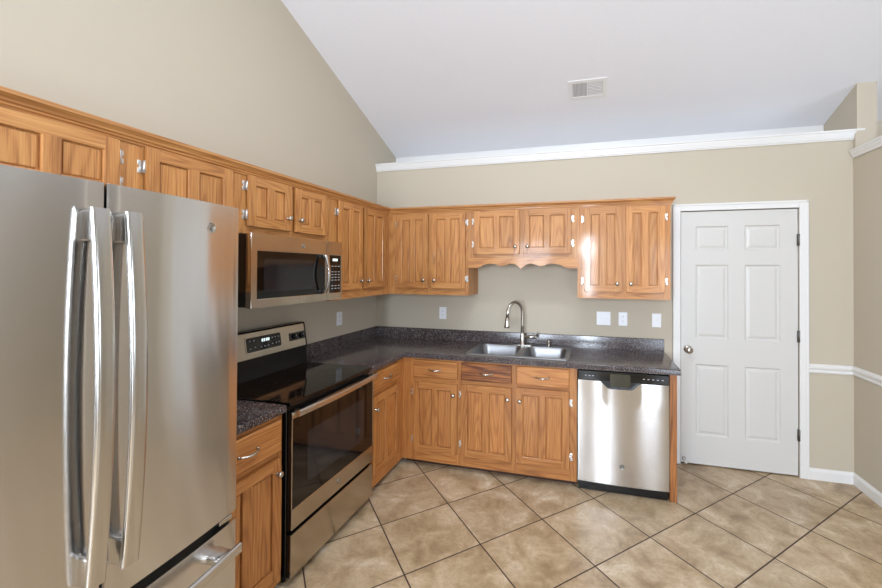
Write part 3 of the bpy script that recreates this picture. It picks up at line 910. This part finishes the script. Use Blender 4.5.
# ------------------------------------------------------------------ range
def cooking_range():
    W_ = YS - YR; F = 0.629
    r = thing('kitchen_range', 'freestanding electric range with black glass cooktop and stainless front', 'range', (0, YR, 0), RZ)
    b = MB(); b.box(0.004, W_ - .004, -0.622, -0.03, 0.045, 0.900, BLACK, 0.003, 1)
    for fx in (0.04, W_ - 0.04):
        for fy in (-0.58, -0.10): b.lathe([(0.014, 0.0), (0.014, 0.045)], (fx, fy, 0), (0, 0, 1), BLKPL, 10)
    b.build('body', r)
    b = MB(); b.box(0.002, W_ - .002, -0.644, -0.105, 0.900, 0.919, CTGLASS, 0.004, 2)
    for (cx, cy, rr) in ((0.20, -0.50, 0.075), (0.20, -0.24, 0.10), (0.56, -0.50, 0.11), (0.56, -0.24, 0.075), (0.38, -0.20, 0.05)):
        n = 40; z = 0.9193
        for r0 in (rr, rr * 0.62):
            ri = [[(cx + q * math.cos(2 * PI * i / n), cy + q * math.sin(2 * PI * i / n), z) for i in range(n)] for q in (r0, r0 - 0.0025)]
            b.loops(ri, GREYM, cap0=False, cap1=False)
    b.build('cooktop', r)
    # backguard: sloping front
    b = MB()
    b.prism([(-0.03, 0.90), (-0.118, 0.905), (-0.108, 1.045), (-0.03, 1.045)], 'x', 0.003, W_ - .003, BLACK)
    b.prism([(-0.03, 1.045), (-0.112, 1.045), (-0.088, 1.197), (-0.080, 1.203), (-0.03, 1.203)], 'x', 0.006, W_ - .006, STEELW)
    for xx in (0.0, W_ - .006): b.prism([(-0.028, 1.04), (-0.116, 1.04), (-0.091, 1.200), (-0.082, 1.207), (-0.028, 1.207)], 'x', xx, xx + .006, BLACK)
    b.prism([(-0.028, 1.202), (-0.086, 1.202), (-0.082, 1.207), (-0.028, 1.207)], 'x', 0.0, W_, BLACK)
    bg = b.build('backguard', r)

    # things lying on the slope: map (x, s up the slope, outward o)
    def slope(z): return -0.112 + (z - 1.045) / (1.197 - 1.045) * 0.024
    tilt = math.atan2(0.024, 0.152)

    def on_panel(name, m, x0, x1, z0, z1, o=0.004, parent=bg, bev=0.004):
        p = MB(); p.prism(rrect(x0, x1, z0, z1, bev, 4), 'y', -o, 0.002, m)
        ob = p.build(name, parent, (0, slope((z0 + z1) / 2), 0), (0, 0, 0))
        for v_ in ob.data.vertices: v_.co.y += slope(v_.co.z) - slope((z0 + z1) / 2)
        return ob
    on_panel('panel_bezel', CHROME, 0.252, 0.536, 1.074, 1.176, 0.002, bev=0.012)
    cp = on_panel('control_panel', GLASSB, 0.260, 0.526, 1.082, 1.168, bev=0.01)
    p = MB(); yb = slope(1.14) - 0.0046 - slope(1.125)
    for i, (a, wd) in enumerate(((0.372, .010), (0.388, .010), (0.406, .010), (0.421, .010))):
        p.box(a, a + wd, yb - .0006, yb + .004, 1.128, 1.150, DISP)
    p.build('clock_display', cp)
    p = MB()
    for (a, z) in ((0.285, 1.148), (0.315, 1.148), (0.285, 1.103), (0.320, 1.108), (0.365, 1.102), (0.392, 1.102), (0.42, 1.102), (0.455, 1.107), (0.485, 1.108), (0.455, 1.145), (0.482, 1.145), (0.508, 1.110), (0.508, 1.145)):
        y_ = slope(z) - 0.0042 - slope(1.125); p.box(a - .005, a + .005, y_ - .0006, y_ + .003, z - .0035, z + .0035, PRINT, 0.001, 1)
    p.build('button', cp)['kind'] = 'stuff'
    for n_, x0 in enumerate((0.012, 0.606)):
        kp = on_panel('knob_panel', GLASSB, x0, x0 + 0.144, 1.094, 1.146)
        for i in range(2):
            p = MB(); p.lathe([(0.017, 0.0), (0.016, 0.010), (0.014, 0.012), (0.001, 0.013)], (0, 0, 0), (0, -1, 0), BLACK, 20)
            p.box(-0.003, 0.003, -0.019, -0.010, -0.015, 0.015, BLKPL, 0.001, 1); p.box(-0.0015, 0.0015, -0.0196, -0.018, 0.003, 0.015, PRINT)
            p.build('knob', kp, (x0 + 0.04 + 0.066 * i, -0.003, 1.12))
    # oven door
    b = MB()
    b.box(0.008, W_ - .008, -F - 0.022, -0.624, 0.284, 0.868, BLACK, 0.003, 1)
    b.box(0.006, W_ - .006, -F - 0.026, -F - 0.018, 0.284, 0.388, STEELW, 0.003, 2)      # lower band
    b.box(0.006, W_ - .006, -F - 0.026, -F - 0.018, 0.838, 0.868, STEELW, 0.003, 2)      # upper band
    b.box(0.006, 0.011, -F - 0.026, -F - 0.018, 0.388, 0.838, STEELW, 0.0015, 1)
    b.box(W_ - .011, W_ - .006, -F - 0.026, -F - 0.018, 0.388, 0.838, STEELW, 0.0015, 1)
    dr = b.build('oven_door', r)
    g = MB(); g.box(0.011, W_ - .011, -F - 0.0248, -F - 0.0215, 0.388, 0.838, GLASSB, 0.001, 1)
    gl = g.build('door_glass', dr)
    g = MB(); g.prism(rrect(0.12, W_ - .12, 0.47, 0.74, 0.02, 5), 'y', -F - 0.0253, -F - 0.023, WINB); g.build('viewing_window', gl)
    # handle: long bar bowed outwards, on two posts
    h = MB(); n = 24; pts = []
    for i in range(n + 1):
        t = i / n; pts.append((0.016 + (W_ - .032) * t, -F - 0.056 - 0.018 * math.sin(PI * t), 0.868))
    rings = []
    for i, p_ in enumerate(pts):
        hw, hh = 0.0085, 0.0165
        rings.append([(p_[0], p_[1] + c[0], p_[2] + c[1]) for c in rrect(-hw, hw, -hh, hh, 0.0075, 3)])
    h.loops(rings, STEELH)
    for fx in (0.034, W_ - .034): h.box(fx - .013, fx + .013, -F - 0.058, -F - 0.022, 0.852, 0.884, CHROME, 0.004, 2)
    for fx in (0.24, 0.51): h.box(fx - .012, fx + .012, -F - 0.072, -F - 0.024, 0.858, 0.866, BLKPL, 0.001, 1)
    h.build('handle', dr, smooth=40)
    badge(dr, W_ / 2, -F - 0.026, 0.338, 0.016)
    b = MB(); b.box(0.006, W_ - .006, -F - 0.024, -F - 0.014, 0.046, 0.262, STEELW, 0.003, 2); b.box(0.008, W_ - .008, -F - 0.0145, -0.624, 0.048, 0.260, BLACK); b.build('storage_drawer', r)
    return r


cooking_range()


# ------------------------------------------------------------------ microwave
def microwave():
    W_ = YS - YR - 0.004; H = 0.393; D = 0.398
    r = thing('microwave_oven', 'stainless over-the-range microwave mounted under short oak cabinet', 'microwave', (0, YR + .002, 1.382), RZ)
    b = MB(); b.box(0.004, W_ - .004, -0.361, -0.002, 0.004, H - .002, BLACK, 0.003, 1)
    b.box(0.05, W_ - .05, -0.30, -0.06, 0.0, 0.006, BLKPL)
    for fx in (0.16, 0.55): b.box(fx, fx + .10, -0.25, -0.15, -0.002, 0.002, HOLE)
    b.build('body', r)
    xd = 0.598
    b = MB()
    b.cells([0, 0.040, 0.585, xd - .001], [0, 0.047, 0.300, H], -D, 0.026, lambda i, j: STEELW, {(1, 1)}, bev=0.004, seg=2)
    b.box(0.002, xd - .002, -0.3685, -0.362, 0.002, H - .002, CHROME)
    d = b.build('door', r)
    g = MB(); g.box(0.038, 0.587, -D + .0035, -D + .02, 0.045, 0.302, GLASSB, 0.001, 1)
    gl = g.build('door_glass', d)
    g = MB(); g.prism(rrect(0.085, 0.475, 0.082, 0.262, 0.012, 4), 'y', -D + .0028, -D + .006, WINB); g.build('viewing_window', gl)
    badge(d, 0.378, -D, 0.347, 0.0135)
    h = MB(); n = 20; rings = []
    for i in range(n + 1):
        t = i / n; z = 0.050 + 0.250 * t; y = -D - 0.020 - 0.030 * math.sin(PI * t) ** 0.8
        rings.append([(0.556 + c[0], y + c[1], z) for c in rrect(-0.011, 0.011, -0.006, 0.006, 0.005, 3)])
    h.loops(rings, STEELH)
    for z in (0.060, 0.290): h.box(0.547, 0.565, -D - 0.026, -D + 0.004, z - .010, z + .010, CHROME, 0.004, 2)
    h.build('handle', d, smooth=40)
    b = MB()
    b.cells([xd + .001, 0.628, W_ - .010, W_], [0, 0.047, 0.300, H], -D, 0.026, lambda i, j: STEELW, {(1, 1)}, bev=0.004, seg=2)
    c = b.build('control_panel', r)
    g = MB(); g.box(0.626, W_ - .008, -D + .0025, -D + .02, 0.045, 0.302, GLASSB, 0.001, 1)
    kb = g.build('keypad', c)
    g = MB(); g.box(0.662, 0.712, -D + .0015, -D + .004, 0.262, 0.278, DISP); g.build('clock_display', kb)
    g = MB()
    for row in range(9):
        for cc in range(3):
            if row in (2, 7): continue
            x = 0.650 + cc * 0.034; z = 0.072 + row * 0.019
            g.box(x, x + .018, -D + .0015, -D + .004, z, z + .005, PRINT)
    g.build('button', kb)['kind'] = 'stuff'
    return r


microwave()


# ------------------------------------------------------------------ refrigerator
def fridge():
    Y0, Y1, YG = -3.208, -2.362, -2.788
    W_ = Y1 - Y0; g_ = YG - Y0
    r = thing('refrigerator', 'large stainless french-door refrigerator with bottom freezer drawer', 'refrigerator', (0, Y0, 0), RZ)
    b = MB(); b.box(0.003, W_ - .003, -0.765, -0.03, 0.03, 1.785, simple('fridge_case_grey', (70, 70, 72), 0.45), 0.006, 2)
    for fx in (0.05, W_ - 0.05):
        for fy in (-0.70, -0.10): b.lathe([(0.02, 0.0), (0.02, 0.03)], (fx, fy, 0), (0, 0, 1), BLKPL, 10)
    b.build('body', r)
    for fx in (0.05, W_ - 0.05):
        b = MB(); b.box(fx - .035, fx + .035, -0.80, -0.70, 1.785, 1.800, BLKPL, 0.004); b.build('hinge_cover', r)
    b = MB(); b.box(0.01, W_ - .01, -0.755, -0.70, 0.005, 0.075, BLKPL); b.build('toe_grille', r)

    def bowed(x0, x1, z0, z1, bow, xc0, xc1):
        """door slab whose front bulges in x; xc0..xc1 is the width the bulge is measured on"""
        p = MB(); n = 16; prof = []
        yf = -0.828
        e = 0.008
        for i in range(n + 1):
            x = x0 + (x1 - x0) * i / n
            t = (x - xc0) / (xc1 - xc0)
            y = yf - bow * (1 - (2 * t - 1) ** 2)
            if i == 0 or i == n: y += e
            prof.append((x, y))
            if i == 0: prof.append((x + .003, y - e * .8))
            if i == n: prof.insert(-1, (x - .003, y - e * .8))
        prof += [(x1, -0.772), (x0, -0.772)]
        rings = [[(x, y, z) for x, y in prof] for z in (z0, z1)]
        p.loops(rings, STEEL, smooth=True)
        return p
    zt0, zt1 = 0.705, 1.812
    sides = (('l', 0.0, g_ - .003, g_ - 0.034), ('r', g_ + .003, W_, g_ + 0.041))
    for s, x0, x1, hx in sides:
        p = bowed(x0, x1, zt0, zt1, 0.028, 0.0, W_)
        d = p.build('door', r, smooth=25)
        n = 28; h = MB(); rings = []
        for i in range(n + 1):
            t = i / n; z = 0.795 + 0.945 * t
            y = -0.888 - 0.026 * math.sin(PI * t) ** 0.9
            rings.append([(hx + c[0], y + c[1], z) for c in rrect(-0.0205, 0.0205, -0.009, 0.009, 0.008, 4)])
        h.loops(rings, STEELH)
        for z in (0.832, 1.695):
            h.box(hx - .017, hx + .017, -0.897, -0.838, z - .040, z + .040, STEELH, 0.008, 3)
        h.build('handle', d, smooth=45)
        if s == 'r': badge(d, -2.487 - Y0, -0.8405, 1.727, 0.019)
    p = bowed(0.0, W_, 0.085, 0.672, 0.028, 0.0, W_); d = p.build('freezer_drawer', r, smooth=30)
    h = MB(); rings = []; n = 24
    for i in range(n + 1):
        t = i / n; x = 0.045 + (W_ - .09) * t
        y = -0.892 - 0.030 * math.sin(PI * t)
        rings.append([(x, y + c[0], 0.606 + c[1]) for c in rrect(-0.009, 0.009, -0.018, 0.018, 0.008, 4)])
    h.loops(rings, STEELH)
    for x in (0.10, W_ - .10): h.box(x - .03, x + .03, -0.896, -0.830, 0.592, 0.620, STEELH, 0.008, 3)
    h.build('handle', d, smooth=45)
    b = MB(); b.box(0.005, W_ - .005, -0.80, -0.762, 0.672, 0.706, BLKPL); b.build('door_gasket', r)
    b = MB(); b.box(W_ - .07, W_ - .02, -0.83, -0.79, 0.682, 0.698, CHROME, 0.002, 1); b.build('hinge', r)
    return r


fridge()


# ------------------------------------------------------------------ dishwasher
def dishwasher():
    x0, x1 = 2.006, 2.616; W_ = x1 - x0
    r = thing('dishwasher', 'built-in stainless dishwasher with black control strip under the counter', 'dishwasher', (x0, 0, 0))
    b = MB(); b.box(0.004, W_ - .004, -0.585, -0.03, 0.02, 0.868, BLKPL); b.build('body', r)
    b = MB(); b.box(0.004, W_ - .004, -0.600, -0.56, 0.002, 0.085, BLACK, 0.002, 1); b.build('toe_kick', r)
    # door skin, slightly bowed, with a scooped pocket in the top edge
    b = MB(); bm = b.bm; k = b.mi(STEEL); nx, nz = 48, 26
    z0, ztop = 0.080, 0.800

    def topz(x):
        d = abs(x - 0.290) / 0.143
        if d >= 1: return ztop
        t = min(1.0, max(0.0, (1 - d) / 0.50)); t = t * t * (3 - 2 * t)
        return ztop - 0.050 * t

    def yf(x, s):
        u = 2 * x / W_ - 1
        return -0.645 + 0.010 * u * u + 0.006 * max(0.0, s - 0.80) / 0.2
    G = []
    for i in range(nx + 1):
        x = 0.002 + (W_ - .004) * i / nx
        G.append([bm.verts.new((x, yf(x, j / nz), z0 + (topz(x) - z0) * j / nz)) for j in range(nz + 1)])
    for i in range(nx):
        for j in range(nz):
            bm.faces.new((G[i][j], G[i + 1][j], G[i + 1][j + 1], G[i][j + 1])).material_index = k
    # edge returns
    edge = [G[i][0] for i in range(nx + 1)] + [G[nx][j] for j in range(1, nz + 1)] + [G[i][nz] for i in range(nx - 1, -1, -1)] + [G[0][j] for j in range(nz - 1, 0, -1)]
    bk = [bm.verts.new((v_.co.x, -0.590, v_.co.z)) for v_ in edge]
    for i in range(len(edge)):
        j = (i + 1) % len(edge); bm.faces.new((edge[i], edge[j], bk[j], bk[i])).material_index = k
    d = b.build('door', r, smooth=40)
    badge(d, 2.308 - x0, -0.6465, 0.213, 0.0165, DARKM, CHROME)
    # black control strip with pocket
    b = MB()
    b.box(0.002, W_ - .002, -0.6335, -0.590, 0.802, 0.868, GLASSB, 0.004, 2)
    c = b.build('control_strip', r)
    p = MB(); p.box(0.158, 0.424, -0.612, -0.592, 0.735, 0.806, BLKPL); p.build('pocket_handle', c)
    p = MB(); p.prism(rrect(0.222, 0.358, 0.768, 0.856, 0.012, 4), 'y', -0.6352, -0.628, simple('control_inset_grey', (92, 95, 90), 0.12, 0.9)); p.build('latch_cover', c)
    p = MB()
    for xx in (0.05, 0.075, 0.10, 0.44, 0.47, 0.50, 0.53, 0.56): p.box(xx, xx + .012, -0.6342, -0.632, 0.832, 0.836, PRINT)
    p.build('panel_lettering', c)['kind'] = 'stuff'
    return r


dishwasher()


# ------------------------------------------------------------------ wall plates and ceiling register
def plate(kind, loc, rz, w_, label, cat, group=None):
    r = thing('wall_outlet' if kind == 'outlet' else 'light_switch', label, cat, loc, rz, group)
    b = MB(); b.box(-w_ / 2, w_ / 2, -0.006, -0.0005, -0.058, 0.058, WPL, 0.003, 2); pl = b.build('cover_plate', r)
    if kind == 'outlet':
        for z in (-0.020, 0.020):
            p = MB(); p.prism(rrect(-0.017, 0.017, z - .0135, z + .0135, 0.010, 4), 'y', -0.0078, -0.005, WPL)
            for sx in (-0.006, 0.006): p.box(sx - .001, sx + .001, -0.0082, -0.0076, z - .001, z + .007, HOLE)
            p.lathe([(0.002, 0), (0.002, 0.0006)], (0, -0.0077, z - .007), (0, -1, 0), HOLE, 8)
            p.build('receptacle', r)
    else:
        for sx in ((-0.023, 0.023) if w_ > .1 else (0,)):
            p = MB(); p.box(sx - .005, sx + .005, -0.009, -0.005, -0.012, 0.012, WPL, 0.001, 1)
            p.prism([(-0.007, -0.004), (-0.018, 0.006), (-0.018, 0.010), (-0.007, 0.006)], 'x', sx - .003, sx + .003, WPL); p.build('toggle', r)
    return r


plate('switch', (2.206, 0, 1.172), 0, 0.116, 'white double toggle switch plate right of the sink', 'switch')
plate('outlet', (2.365, 0, 1.172), 0, 0.072, 'white outlet just right of the double switch plate', 'outlet')
plate('switch', (2.632, 0, 1.170), 0, 0.072, 'single white switch plate near the door casing', 'switch')
plate('outlet', (0.720, 0, 1.170), 0, 0.072, 'white outlet on back wall below the corner wall cabinet', 'outlet')
plate('outlet', (0, -0.607, 1.163), RZ, 0.076, 'white outlet on left wall right of the microwave', 'outlet')

# ceiling register lies in the slope
ys0, ys1 = -0.343, -0.153
cy = (ys0 + ys1) / 2
r = thing('ceiling_register', 'white metal air vent register set in the sloped ceiling', 'vent', (2.068, cy, zc(cy)))
r.rotation_euler = (math.atan2(-SL, 1), 0, 0)
b = MB(); b.cells([-0.150, -0.118, -0.006, 0.006, 0.118, 0.150], [-0.100, -0.070, 0.070, 0.100], -0.006, 0.006, lambda i, j: TRIM, {(1, 1), (3, 1)}, bev=0.002, seg=1)
f = b.build('frame', r, rot=(PI / 2, 0, 0))
f.rotation_euler = (PI / 2, 0, 0)
b = MB(); b.box(-0.12, 0.12, -0.072, 0.072, -0.0015, -0.0005, simple('register_shade', (150, 150, 152), 0.7)); b.build('backing', r)
for sgn, x0 in ((-1, -0.118), (1, 0.006)):
    for i in range(11 if sgn < 0 else 9):
        b = MB()
        if sgn < 0: b.box(-0.0022, 0.0022, -0.069, 0.069, -0.005, -0.001, TRIM); b.build('louver', r, (x0 + 0.006 + 0.0100 * i, 0, 0), (0, 0, 0))
        else: b.box(0.001, 0.111, -0.0045, 0.0045, -0.005, -0.001, TRIM); b.build('louver', r, (x0, -0.062 + 0.0155 * i, 0), (0, 0, 0))
